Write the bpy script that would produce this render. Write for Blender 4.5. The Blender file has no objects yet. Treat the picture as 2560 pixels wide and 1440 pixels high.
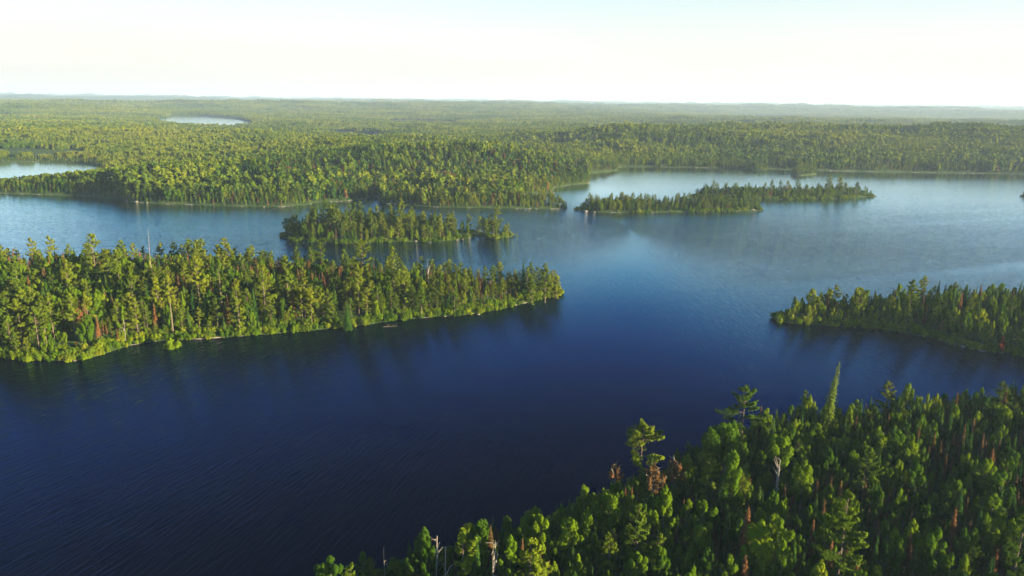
import bpy, math, numpy as np
R = math.radians
sc = bpy.context.scene
col = sc.collection

# ------------------------------------------------------------------ camera
CAM_H, FPX, PITCH, ROLL = 80.0, 1850.0, math.atan(470/1850.0), R(0.72)
cF = np.array([0, math.cos(PITCH), -math.sin(PITCH)])
cU0 = np.array([0, math.sin(PITCH), math.cos(PITCH)]); cR0 = np.array([1., 0, 0])
cR = cR0*math.cos(ROLL) + cU0*math.sin(ROLL)
cU = cU0*math.cos(ROLL) - cR0*math.sin(ROLL)
from mathutils import Matrix, Vector
cam_d = bpy.data.cameras.new('camera'); cam = bpy.data.objects.new('camera', cam_d); col.objects.link(cam)
cam_d.sensor_width = 36; cam_d.lens = FPX/2560*36; cam_d.clip_start = 1; cam_d.clip_end = 60000
m = Matrix.Identity(4)
for i in range(3):
    m[i][0], m[i][1], m[i][2] = cR[i], cU[i], -cF[i]
m[2][3] = CAM_H
cam.matrix_world = m
sc.camera = cam

# ------------------------------------------------------------------ sky, sun, exposure
SUN_EL, SUN_AZ = 10.5, 114.0          # azimuth clockwise from the view direction (+Y)
w = bpy.data.worlds.new('World'); sc.world = w; w.use_nodes = True
nt = w.node_tree; nt.nodes.clear()
sky = nt.nodes.new('ShaderNodeTexSky'); sky.sky_type = 'NISHITA'; sky.sun_disc = False
sky.sun_elevation = R(SUN_EL); sky.sun_rotation = R(SUN_AZ)
sky.air_density = 1.2; sky.dust_density = 0.6; sky.ozone_density = 2.5; sky.altitude = 200
bg = nt.nodes.new('ShaderNodeBackground'); bg.inputs[1].default_value = 0.062
hs = nt.nodes.new('ShaderNodeHueSaturation'); hs.inputs['Saturation'].default_value = 1.35
wo = nt.nodes.new('ShaderNodeOutputWorld')
nt.links.new(sky.outputs[0], hs.inputs['Color']); tc = nt.nodes.new('ShaderNodeTexCoord'); sz_ = nt.nodes.new('ShaderNodeSeparateXYZ'); nt.links.new(tc.outputs['Generated'], sz_.inputs[0])
mr = nt.nodes.new('ShaderNodeMapRange'); mr.interpolation_type = 'SMOOTHSTEP'; mr.inputs[1].default_value = .01; mr.inputs[2].default_value = .27; nt.links.new(sz_.outputs[2], mr.inputs[0])
vm = nt.nodes.new('ShaderNodeMix'); vm.data_type = 'RGBA'; nt.links.new(mr.outputs[0], vm.inputs[0]); 
vr = nt.nodes.new('ShaderNodeValToRGB'); ve = vr.color_ramp.elements; ve[0].position = .0; ve[0].color = (1, .97, .88, 1); ve[1].position = .13; ve[1].color = (.97, .99, 1, 1)
cn = nt.nodes.new('ShaderNodeTexNoise'); cn.inputs['Scale'].default_value = 1.6; cn.inputs['Detail'].default_value = 5
cm = nt.nodes.new('ShaderNodeMapping'); cm.inputs['Scale'].default_value = (1, 1, 7); nt.links.new(tc.outputs['Generated'], cm.inputs[0]); nt.links.new(cm.outputs[0], cn.inputs['Vector'])
cs = nt.nodes.new('ShaderNodeMapRange'); nt.links.new(cn.outputs['Fac'], cs.inputs[0]); cs.inputs[1].default_value = .3; cs.inputs[2].default_value = .7; cs.inputs[3].default_value = 2.85; cs.inputs[4].default_value = 3.3
vs = nt.nodes.new('ShaderNodeVectorMath'); vs.operation = 'SCALE'; nt.links.new(sz_.outputs[2], vr.inputs[0]); nt.links.new(vr.outputs[0], vs.inputs[0]); nt.links.new(cs.outputs[0], vs.inputs['Scale']); nt.links.new(vs.outputs[0], vm.inputs[6]); nt.links.new(hs.outputs[0], vm.inputs[7])   # milky veil of thin cloud low in the sky
nt.links.new(vm.outputs[2], bg.inputs[0]); nt.links.new(bg.outputs[0], wo.inputs[0])
sd = bpy.data.lights.new('sun', 'SUN'); sun = bpy.data.objects.new('sun', sd); col.objects.link(sun)
sd.energy = 5.0; sd.angle = R(0.5); sd.color = (1.0, 0.81, 0.48)
sv = Vector((math.sin(R(SUN_AZ))*math.cos(R(SUN_EL)), math.cos(R(SUN_AZ))*math.cos(R(SUN_EL)), math.sin(R(SUN_EL))))
sun.rotation_euler = sv.to_track_quat('Z', 'Y').to_euler()
sc.view_settings.view_transform = 'Standard'; sc.view_settings.look = 'None'
sc.view_settings.exposure = 2.35; sc.view_settings.gamma = 1
sc.cycles.use_denoising = True
sc.cycles.max_bounces = 6; sc.cycles.volume_bounces = 1; sc.cycles.transmission_bounces = 4
sc.cycles.diffuse_bounces = 2; sc.cycles.glossy_bounces = 2; sc.cycles.transparent_max_bounces = 4

# ------------------------------------------------------------------ helpers
def P2W(px, py, z=0.0):
    d = cF + (px-1280)/FPX*cR + (720-py)/FPX*cU
    t = (z-CAM_H)/d[2]
    return d[0]*t, d[1]*t
def poly(pts, z=0.0): return np.array([P2W(a, b, z) for a, b in pts])
def W2P(x, y, z):
    v = np.stack([x, y, np.asarray(z)-CAM_H], -1)
    f = v@cF
    return 1280+FPX*(v@cR)/f, 720-FPX*(v@cU)/f, f
def az_of(px): return math.atan2((px-1280)/FPX, math.cos(PITCH))
def sdf(pg, x, y):
    """signed distance to a polygon, positive inside"""
    best = np.full(x.shape, 1e18); ins = np.zeros(x.shape, bool)
    for (ax, ay), (bx, by) in zip(pg, np.roll(pg, -1, 0)):
        ex, ey = bx-ax, by-ay; L = ex*ex+ey*ey+1e-9
        t = np.clip(((x-ax)*ex+(y-ay)*ey)/L, 0, 1)
        best = np.minimum(best, (x-ax-t*ex)**2+(y-ay-t*ey)**2)
        c = ((ay > y) != (by > y))
        with np.errstate(divide='ignore', invalid='ignore'):
            xi = (bx-ax)*(y-ay)/(by-ay+1e-12)+ax
        ins ^= c & (x < xi)
    d = np.sqrt(best)
    return np.where(ins, d, -d)
def hash2(ix, iy, s):
    n = (ix.astype(np.int64)*374761393 + iy.astype(np.int64)*668265263 + s*144269) & 0x7fffffff
    n = ((n ^ (n >> 13))*1274126177) & 0x7fffffff
    return ((n ^ (n >> 16)) & 0xffff)/65535.0
def vnoise(x, y, s=0):
    ix, iy = np.floor(x), np.floor(y); fx, fy = x-ix, y-iy
    fx = fx*fx*(3-2*fx); fy = fy*fy*(3-2*fy)
    a, b = hash2(ix, iy, s), hash2(ix+1, iy, s); c, d = hash2(ix, iy+1, s), hash2(ix+1, iy+1, s)
    return (a*(1-fx)+b*fx)*(1-fy)+(c*(1-fx)+d*fx)*fy
def fbm(x, y, s=0, o=4):
    r = 0; a = .5; f = 1
    for k in range(o): r = r+a*vnoise(x*f, y*f, s+k*17); a *= .5; f *= 2.03
    return r/(1-.5**o)
def mesh(name, V, F, mats, mi=None, smooth=False, attrs=None):
    V = np.asarray(V, np.float32); F = np.asarray(F, np.int32); k = F.shape[1]
    me = bpy.data.meshes.new(name)
    me.vertices.add(len(V)); me.vertices.foreach_set('co', V.ravel())
    me.loops.add(F.size); me.loops.foreach_set('vertex_index', F.ravel())
    me.polygons.add(len(F)); me.polygons.foreach_set('loop_start', np.arange(0, F.size, k, dtype=np.int32))
    for mm in mats: me.materials.append(mm)
    if mi is not None: me.polygons.foreach_set('material_index', np.asarray(mi, np.int32))
    if smooth: me.polygons.foreach_set('use_smooth', np.ones(len(F), bool))
    for an, av in (attrs or {}).items():
        a = me.attributes.new(an, 'FLOAT', 'POINT'); a.data.foreach_set('value', np.asarray(av, np.float32))
    me.update(calc_edges=True)
    return me
def link(name, me, label=None, cat=None, group=None, kind=None, parent=None, loc=None):
    o = bpy.data.objects.new(name, me); col.objects.link(o)
    if label: o['label'] = label
    if cat: o['category'] = cat
    if group: o['group'] = group
    if kind: o['kind'] = kind
    if parent: o.parent = parent
    if loc is not None: o.location = loc
    return o

# ------------------------------------------------------------------ materials
def mat(name):
    mt = bpy.data.materials.new(name); mt.use_nodes = True; t = mt.node_tree; t.nodes.clear()
    out = t.nodes.new('ShaderNodeOutputMaterial')
    return mt, t, out
def ramp(t, stops, fac):
    r = t.nodes.new('ShaderNodeValToRGB'); e = r.color_ramp.elements
    while len(e) < len(stops): e.new(.5)
    for k, (p, c) in enumerate(stops): e[k].position = p; e[k].color = (*c, 1)
    t.links.new(fac, r.inputs[0]); return r.outputs[0]
def math_(t, op, a, b=None):
    n = t.nodes.new('ShaderNodeMath'); n.operation = op
    for i, v in enumerate((a, b)):
        if v is None: continue
        if isinstance(v, (int, float)): n.inputs[i].default_value = v
        else: t.links.new(v, n.inputs[i])
    return n.outputs[0]
def foliage(name, stops, transl=0.35):
    mt, t, out = mat(name)
    oi = t.nodes.new('ShaderNodeObjectInfo'); at = t.nodes.new('ShaderNodeAttribute'); at.attribute_name = 'tint'
    f = math_(t, 'FRACT', math_(t, 'ADD', oi.outputs['Random'], at.outputs['Fac']))
    ge = t.nodes.new('ShaderNodeNewGeometry')
    nz = t.nodes.new('ShaderNodeTexNoise'); nz.inputs['Scale'].default_value = 0.012; nz.inputs['Detail'].default_value = 3
    t.links.new(ge.outputs['Position'], nz.inputs['Vector'])
    isl = math_(t, 'MULTIPLY', math_(t, 'SUBTRACT', ge.outputs['Random Per Island'], .5), .3)
    nb = t.nodes.new('ShaderNodeTexNoise'); nb.inputs['Scale'].default_value = .0028; nb.inputs['Detail'].default_value = 4; t.links.new(ge.outputs['Position'], nb.inputs['Vector'])
    wn = math_(t, 'ADD', math_(t, 'MULTIPLY', math_(t, 'SUBTRACT', nz.outputs['Fac'], .5), 1.3), math_(t, 'MULTIPLY', math_(t, 'SUBTRACT', nb.outputs['Fac'], .5), 2.6))
    f2 = math_(t, 'ADD', math_(t, 'ADD', math_(t, 'MULTIPLY', f, .8), isl), wn)
    c = ramp(t, stops, math_(t, 'ADD', f2, .1))
    d = t.nodes.new('ShaderNodeBsdfDiffuse'); tr = t.nodes.new('ShaderNodeBsdfTranslucent'); mx = t.nodes.new('ShaderNodeMixShader')
    t.links.new(c, d.inputs[0]); t.links.new(c, tr.inputs[0]); mx.inputs[0].default_value = transl
    t.links.new(d.outputs[0], mx.inputs[1]); t.links.new(tr.outputs[0], mx.inputs[2]); t.links.new(mx.outputs[0], out.inputs[0])
    return mt
M_LEAF = foliage('leaf', [(0, (.030, .074, .007)), (.35, (.072, .138, .006)), (.7, (.130, .190, .007)), (1, (.175, .210, .010))], .4)
M_PINE = foliage('pine_needles', [(0, (.050, .095, .010)), (.5, (.108, .150, .009)), (1, (.170, .190, .014))], .3)
M_SPRUCE = foliage('spruce_needles', [(0, (.014, .046, .010)), (.5, (.032, .075, .012)), (1, (.065, .100, .016))], .2)
M_RUST = foliage('rusty_needles', [(0, (.070, .048, .020)), (.5, (.130, .062, .026)), (1, (.170, .085, .036))], .25)
M_RED = foliage('red_leaves', [(0, (.13, .026, .012)), (1, (.24, .060, .018))], .4)
def simple(name, c1, c2, scale, rough=.9, bump=0):
    mt, t, out = mat(name)
    g = t.nodes.new('ShaderNodeTexCoord'); nz = t.nodes.new('ShaderNodeTexNoise'); nz.inputs['Scale'].default_value = scale; nz.inputs['Detail'].default_value = 5
    t.links.new(g.outputs['Object'], nz.inputs['Vector'])
    c = ramp(t, [(.3, c1), (.7, c2)], nz.outputs['Fac'])
    b = t.nodes.new('ShaderNodeBsdfPrincipled'); b.inputs['Roughness'].default_value = rough; b.inputs['Specular IOR Level'].default_value = .2
    t.links.new(c, b.inputs['Base Color'])
    if bump:
        bp = t.nodes.new('ShaderNodeBump'); bp.inputs['Distance'].default_value = bump
        t.links.new(nz.outputs['Fac'], bp.inputs['Height']); t.links.new(bp.outputs[0], b.inputs['Normal'])
    t.links.new(b.outputs[0], out.inputs[0]); return mt
M_BARK = simple('bark', (.06, .045, .035), (.13, .10, .075), 3)
M_GREY = simple('grey_bark', (.13, .12, .10), (.24, .22, .19), 2)
M_PALE = simple('pale_bark', (.22, .20, .17), (.42, .39, .33), 2)
M_DEADW = simple('weathered_wood', (.15, .13, .11), (.30, .26, .22), 2)
M_ROCK = simple('granite', (.09, .078, .068), (.22, .19, .165), 1.3, bump=.2)

# ------------------------------------------------------------------ land outlines (traced along the shores, laid on the water level)
LAND = {
 'near': dict(pg=poly([(-560,985),(-200,935),(0,893),(60,900),(150,903),(215,898),(270,880),(330,862),(410,850),(500,847),(600,840),(700,832),(800,824),(900,812),(1000,800),(1100,790),(1160,788),(1230,778),(1300,762),(1360,748),(1406,735),
      (1385,722),(1250,722),(1100,717),(900,707),(700,698),(400,690),(100,690),(-200,700),(-560,715)]), h=6, s=35, j=2.5),
 'island': dict(pg=poly([(703,592),(740,603),(850,610),(920,607),(1000,604),(1080,605),(1140,600),(1180,592),(1240,597),(1292,590),(1230,584),(1150,583),(1050,580),(900,577),(780,577),(712,584)]), h=1.2, s=12, j=1.5),
 'rocky': dict(pg=poly([(1441,524),(1500,531),(1580,532),(1700,530),(1800,529),(1850,528),(1906,526),(1890,520),(1750,517),(1600,515),(1480,516)]), h=.8, s=12, j=2),
 'long': dict(pg=poly([(1727,491),(1760,495),(1850,498),(2000,498),(2100,496),(2188,491),(2150,488),(2050,487),(1850,487),(1750,488)]), h=1.2, s=14, j=2),
 'islet': dict(pg=poly([(1974,436),(2000,440),(2043,436),(2034,430),(1985,430)]), h=1.5, s=6, j=.5),
 'edge': dict(pg=poly([(2545,492),(2600,496),(2660,492),(2650,486),(2560,486)]), h=1.5, s=6, j=.5),
 'point': dict(pg=poly([(1931,797),(1950,805),(2000,811),(2100,815),(2200,822),(2300,838),(2350,850),(2400,865),(2450,876),(2520,882),(2600,900),(2800,940),(3100,960),(3300,760),(2900,752),(2560,758),(2300,765),(2100,775),(1980,783)]), h=7, s=40, j=1.5),
 'fore': dict(pg=np.vstack([poly([(2900,975),(2560,1008),(2400,1028),(2250,1042),(2100,1058),(1950,1078),(1830,1096),(1760,1128),(1700,1165),(1650,1205),(1590,1215),(1545,1228),(1520,1262),(1440,1290),(1330,1330),(1200,1372),(1080,1410),(960,1440),(800,1500),(680,1560)]), np.array([[-55,85],[-20,60],[60,40],[300,20],[420,120]])]), h=5, s=40, j=2),
}
far = 15500
MAIN = np.vstack([np.array([[-far*1.6, far*.62], [-1500, 620]]), poly([(-500,480),(-100,482),(0,483),(100,486),(200,489),(300,497),(335,505),(400,509),(500,512),(600,515),(700,517),(760,512),(800,506),(880,501),(930,494),(935,489),(950,492),(944,500),(955,508),(1025,513),(1100,518),(1200,520),(1350,522),(1418,521),(1415,515),(1350,512),(1285,505),(1300,487),(1378,482),(1385,470),(1430,462),(1475,457),(1474,450),(1440,443),(1400,436),(1440,433),(1500,431),(1550,426),(1545,420),(1560,417),(1630,417),(1780,420),(1872,422),(1880,427),(1910,427),(1920,422),(1975,424),(2040,426),(2180,429),(2350,432),(2560,435),(2800,440),(3300,450)]),
   np.array([[far*1.6, 700], [far*1.6, far*1.0], [0, far*1.15], [-far*1.6, far]])])
LAND['main'] = dict(pg=MAIN, h=3, s=30, j=3)
LAKES = [poly(a) for a in ([(-400,406),(0,406),(100,404),(200,408),(250,418),(235,436),(160,450),(0,462),(-400,470)],
   [(395,297),(450,290),(500,290),(570,295),(625,306),(630,316),(560,325),(480,318),(430,309)],
   [(300,262.5),(460,262),(470,269),(320,269)], [(975,301),(1125,305),(1140,315),(990,313)], [(835,329),(925,334),(945,349),(850,346)],
   [(1880,290),(1970,292),(1970,300),(1890,299)], [(-50,292),(15,292),(15,296),(-50,297)], [(2380,300),(2480,303),(2480,306),(2390,305)])]
BUMPS = [(1900,1450,12,300,150),(2300,1430,12,330,170),(2750,1450,13,300,180),(1560,1250,9,130,90),(1700,1230,10,120,80),
         (1330,835,11,80,45),(1140,800,13,130,42),(450,705,6,140,24),(150,700,5,80,22),(700,735,7,90,26),(900,960,9,120,50),(150,3600,24,350,250),(700,4600,22,900,300),(1100,5200,14,900,300),(600,1250,6,200,150),(300,1000,5,120,80),(-50,1500,10,200,150)]
def lake_sdf(x, y):
    d = np.full(x.shape, -1e9)
    for L in LAKES: d = np.maximum(d, sdf(L, x, y))
    return d
def region_sdf(k, x, y):
    L = LAND[k]; d = sdf(L['pg'], x, y) + (fbm(x/9, y/9, 5, 3)-.5)*L['j']
    if k == 'main': d = np.minimum(d, -lake_sdf(x, y))
    return d
def height(x, y):
    x = np.asarray(x, float); y = np.asarray(y, float)
    h = np.full(x.shape, -4.0)
    for k, L in LAND.items():
        d = region_sdf(k, x, y)
        up = .25*np.clip(d, 0, 1)+.12*np.clip(d, 0, 6)+L['h']*(1-np.exp(-np.clip(d, 0, None)/L['s']))*(.6+.8*fbm(x/40, y/40, 9, 3))
        if k == 'main':
            r = np.hypot(x, y)
            A = np.interp(r, [500, 1000, 1500, 2500, 4000, 6000, 9000, 15000], [4, 7, 8, 12, 20, 32, 56, 96])
            q = 1-np.exp(-np.clip(d, 0, None)**2/(2*170.**2))
            lk = 1-np.exp(-(np.clip(-lake_sdf(x, y), 0, None)/np.interp(r, [700, 1500, 3000], [110, 600, 950]))**2)
            wl = np.interp(r, [500, 3000, 12000], [1, 1, 1])
            f = np.clip(fbm(x/900, y/520, 3, 4)-.28, 0, None)*1.5 + .75*(fbm(x/190, y/130, 23, 3)-.35)*np.interp(r, [500, 5000], [1, .25])
            rl = np.clip(1-np.abs(fbm(x/260, y/150, 61, 3)-.5)*5, 0, 1)
            up = up + A*f*q*lk + rl*np.interp(r, [500, 1000, 1500, 2500, 6000], [7, 12, 8, 13, 30])*(1-np.exp(-np.clip(d, 0, None)/90))*lk
            for (px, dist, hh, sx, sy) in BUMPS:
                a = az_of(px); cx, cy = math.sin(a)*dist, math.cos(a)*dist
                u = (x-cx)*math.cos(a)-(y-cy)*math.sin(a); v = (x-cx)*math.sin(a)+(y-cy)*math.cos(a)
                up = up+hh*np.exp(-(u/sx)**2/2-(v/sy)**2/2)*(1-np.exp(-np.clip(d, 0, None)/60))
        h = np.maximum(h, np.where(d > 0, up, np.maximum(-4, d*.35)))
    return h

# ------------------------------------------------------------------ ground sheet
NA, NR = 560, 640
aa = np.radians(np.linspace(-64, 72, NA)); rr = 55*np.exp(np.linspace(0, math.log(15000/55.), NR))
GA, GR = np.meshgrid(aa, rr)
gx, gy = np.sin(GA)*GR, np.cos(GA)*GR
gz = height(gx, gy)
V = np.stack([gx, gy, gz], -1).reshape(-1, 3)
i, j = np.meshgrid(np.arange(NR-1), np.arange(NA-1), indexing='ij'); b = (i*NA+j).ravel()
F = np.stack([b, b+1, b+NA+1, b+NA], -1)[:, ::-1]
mt, t, out = mat('forest_floor')
ge = t.nodes.new('ShaderNodeNewGeometry'); sx = t.nodes.new('ShaderNodeSeparateXYZ'); t.links.new(ge.outputs['Position'], sx.inputs[0])
n1 = t.nodes.new('ShaderNodeTexNoise'); n1.inputs['Scale'].default_value = .35; n1.inputs['Detail'].default_value = 6; t.links.new(ge.outputs['Position'], n1.inputs['Vector'])
n2 = t.nodes.new('ShaderNodeTexNoise'); n2.inputs['Scale'].default_value = .004; n2.inputs['Detail'].default_value = 8; t.links.new(ge.outputs['Position'], n2.inputs['Vector'])
floor_c = ramp(t, [(.3, (.016, .030, .010)), (.55, (.032, .055, .014)), (.75, (.060, .075, .022))], n1.outputs['Fac'])
far_c = ramp(t, [(.3, (.020, .040, .016)), (.55, (.050, .085, .022)), (.75, (.085, .095, .035))], n2.outputs['Fac'])
mx = t.nodes.new('ShaderNodeMix'); mx.data_type = 'RGBA'; mx.inputs[0].default_value = .5; t.links.new(floor_c, mx.inputs[6]); t.links.new(far_c, mx.inputs[7])
rock_c = ramp(t, [(.3, (.10, .085, .07)), (.7, (.36, .30, .25))], n1.outputs['Fac'])
n3 = t.nodes.new('ShaderNodeTexNoise'); n3.inputs['Scale'].default_value = .06; n3.inputs['Detail'].default_value = 4; t.links.new(ge.outputs['Position'], n3.inputs['Vector'])
zz = math_(t, 'ADD', sx.outputs[2], math_(t, 'ADD', math_(t, 'MULTIPLY', n1.outputs['Fac'], -.5), math_(t, 'MULTIPLY', n3.outputs['Fac'], -1.1)))
k = ramp(t, [(.0, (1, 1, 1)), (.12, (0, 0, 0))], math_(t, 'ADD', zz, .9))
m2 = t.nodes.new('ShaderNodeMix'); m2.data_type = 'RGBA'; t.links.new(k, m2.inputs[0]); t.links.new(mx.outputs[2], m2.inputs[6]); t.links.new(rock_c, m2.inputs[7])
bs = t.nodes.new('ShaderNodeBsdfPrincipled'); bs.inputs['Roughness'].default_value = .95; bs.inputs['Specular IOR Level'].default_value = .1
t.links.new(m2.outputs[2], bs.inputs['Base Color'])
bp = t.nodes.new('ShaderNodeBump'); bp.inputs['Distance'].default_value = .4; t.links.new(n1.outputs['Fac'], bp.inputs['Height']); t.links.new(bp.outputs[0], bs.inputs['Normal'])
t.links.new(bs.outputs[0], out.inputs[0])
link('ground', mesh('ground', V, F, [mt], smooth=True), kind='structure', label='forested land rising from the lake shores to the hazy horizon')

# ------------------------------------------------------------------ water
mt, t, out = mat('lake_water')
ge = t.nodes.new('ShaderNodeNewGeometry'); sx = t.nodes.new('ShaderNodeSeparateXYZ'); t.links.new(ge.outputs['Position'], sx.inputs[0])
PX, PY = 75., 480.
dx = math_(t, 'SUBTRACT', sx.outputs[0], PX); dy = math_(t, 'SUBTRACT', PY, sx.outputs[1])
ang = math_(t, 'ARCTAN2', dx, dy)
rad = math_(t, 'SQRT', math_(t, 'ADD', math_(t, 'MULTIPLY', dx, dx), math_(t, 'MULTIPLY', dy, dy)))
cb = t.nodes.new('ShaderNodeCombineXYZ'); t.links.new(math_(t, 'MULTIPLY', ang, 330), cb.inputs[0]); t.links.new(math_(t, 'MULTIPLY', rad, .11), cb.inputs[1])
w1 = t.nodes.new('ShaderNodeTexNoise'); w1.inputs['Scale'].default_value = 1.5; w1.inputs['Detail'].default_value = 2.5; w1.inputs['Distortion'].default_value = .3; t.links.new(cb.outputs[0], w1.inputs['Vector'])
w2 = t.nodes.new('ShaderNodeTexNoise'); w2.inputs['Scale'].default_value = 1.6; w2.inputs['Detail'].default_value = 3; t.links.new(ge.outputs['Position'], w2.inputs['Vector'])
mp = t.nodes.new('ShaderNodeMapping'); mp.inputs['Scale'].default_value = (.0035, .014, 1); mp.inputs['Rotation'].default_value = (0, 0, R(-12)); t.links.new(ge.outputs['Position'], mp.inputs['Vector'])
w3 = t.nodes.new('ShaderNodeTexNoise'); w3.inputs['Scale'].default_value = 1; w3.inputs['Detail'].default_value = 4; t.links.new(mp.outputs[0], w3.inputs['Vector'])
gust = ramp(t, [(.34, (.8,)*3), (.64, (1,)*3)], w3.outputs['Fac'])
def band(a, b_, w_, near_only):
    (x1, y1), (x2, y2) = P2W(*a), P2W(*b_); L_ = math.hypot(x2-x1, y2-y1); nx, ny = (y2-y1)/L_, -(x2-x1)/L_
    if ny > 0: nx, ny = -nx, -ny
    s_ = math_(t, 'ADD', math_(t, 'ADD', math_(t, 'MULTIPLY', sx.outputs[0], nx), math_(t, 'MULTIPLY', sx.outputs[1], ny)), math_(t, 'MULTIPLY', math_(t, 'SUBTRACT', w3.outputs['Fac'], .5), w_*1.2))
    s_ = math_(t, 'SUBTRACT', s_, x1*nx+y1*ny)
    e = math_(t, 'POWER', 2.718, math_(t, 'MULTIPLY', math_(t, 'ABSOLUTE', s_), -1/w_))
    if near_only: e = math_(t, 'MULTIPLY', e, math_(t, 'MINIMUM', math_(t, 'MAXIMUM', math_(t, 'ADD', math_(t, 'MULTIPLY', s_, .12), .5), 0), 1))
    xm = math_(t, 'MINIMUM', math_(t, 'MAXIMUM', math_(t, 'MULTIPLY', math_(t, 'SUBTRACT', sx.outputs[0], x1-10), .005), 0), 1)
    return math_(t, 'MULTIPLY', e, xm)
slick = math_(t, 'MINIMUM', math_(t, 'ADD', math_(t, 'MULTIPLY', band((1500, 755), (2560, 655), 24., True), .7), math_(t, 'ADD', math_(t, 'MULTIPLY', band((1650, 596), (2560, 545), 5., False), .35), math_(t, 'MULTIPLY', band((1800, 560), (2560, 520), 5., False), .25))), 1)
gust = math_(t, 'MULTIPLY', gust, math_(t, 'SUBTRACT', 1, math_(t, 'MULTIPLY', slick, .75)))
hh = math_(t, 'MULTIPLY', math_(t, 'ADD', w1.outputs['Fac'], math_(t, 'MULTIPLY', w2.outputs['Fac'], .22)), gust)
bp = t.nodes.new('ShaderNodeBump'); bp.inputs['Distance'].default_value = .17; bp.inputs['Strength'].default_value = 1; t.links.new(hh, bp.inputs['Height'])
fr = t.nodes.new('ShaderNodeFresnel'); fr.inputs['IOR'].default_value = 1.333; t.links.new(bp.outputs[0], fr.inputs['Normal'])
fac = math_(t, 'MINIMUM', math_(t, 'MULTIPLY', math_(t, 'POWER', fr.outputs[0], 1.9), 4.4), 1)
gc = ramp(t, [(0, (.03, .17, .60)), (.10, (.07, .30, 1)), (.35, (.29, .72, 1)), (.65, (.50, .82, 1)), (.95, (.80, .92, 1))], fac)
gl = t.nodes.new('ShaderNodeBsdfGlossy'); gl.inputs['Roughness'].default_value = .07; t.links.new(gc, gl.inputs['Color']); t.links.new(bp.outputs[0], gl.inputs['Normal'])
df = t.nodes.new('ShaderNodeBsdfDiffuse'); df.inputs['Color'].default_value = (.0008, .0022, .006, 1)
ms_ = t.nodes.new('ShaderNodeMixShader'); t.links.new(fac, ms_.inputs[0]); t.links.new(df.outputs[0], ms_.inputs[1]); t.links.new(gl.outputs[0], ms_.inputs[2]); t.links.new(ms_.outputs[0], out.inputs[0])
S = 15400
link('lake_water', mesh('lake_water', [(-S, -S, 0), (S, -S, 0), (S, S, 0), (-S, S, 0)], [(0, 1, 2, 3)], [mt]), kind='structure', label='dark blue rippled lake water')

# ------------------------------------------------------------------ tree shapes
def norm(v): return v/(np.linalg.norm(v, axis=-1, keepdims=True)+1e-9)
def leaves(c, n, a, w_, l_):
    """diamond-shaped leaf sprays: centre, normal, long axis, width, length"""
    n = norm(n); tt = norm(a-(a*n).sum(-1, keepdims=True)*n); bb = np.cross(n, tt)
    w_ = np.broadcast_to(np.asarray(w_), (len(c),))[:, None]/2; l_ = np.broadcast_to(np.asarray(l_), (len(c),))[:, None]/2
    V = np.stack([c+tt*l_, c+bb*w_, c-tt*l_, c-bb*w_], 1).reshape(-1, 3)
    return V, np.arange(len(V)).reshape(-1, 4)
def tube(pts, rad, n=6):
    pts = np.asarray(pts, float); V = []; F = []
    d = norm(np.gradient(pts, axis=0)); ref = np.array([1., 0, 0]) if abs(d[0][0]) < .8 else np.array([0, 1., 0])
    for p, q, r_ in zip(pts, d, rad):
        a = norm(np.cross(q, ref)); b_ = np.cross(q, a)
        for k in range(n): V.append(p+r_*(a*math.cos(2*math.pi*k/n)+b_*math.sin(2*math.pi*k/n)))
    for i_ in range(len(pts)-1):
        for k in range(n): F.append((i_*n+k, i_*n+(k+1) % n, (i_+1)*n+(k+1) % n, (i_+1)*n+k))
    return np.array(V), np.array(F)
def join(parts):
    V = []; F = []; o = 0
    for v, f in parts: V.append(v); F.append(f+o); o += len(v)
    return np.vstack(V), np.vstack(F)
def rnd_unit(rng, n): return norm(rng.normal(size=(n, 3)))
def trunk_path(rng, H, lean=.02, n=7):
    z = np.linspace(0, H, n); wob = np.cumsum(rng.normal(0, lean*H/n, (n, 2)), 0)
    return np.column_stack([wob-wob[0], z])
def at_h(path, z): return np.column_stack([np.interp(z, path[:, 2], path[:, 0]), np.interp(z, path[:, 2], path[:, 1]), z])

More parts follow.
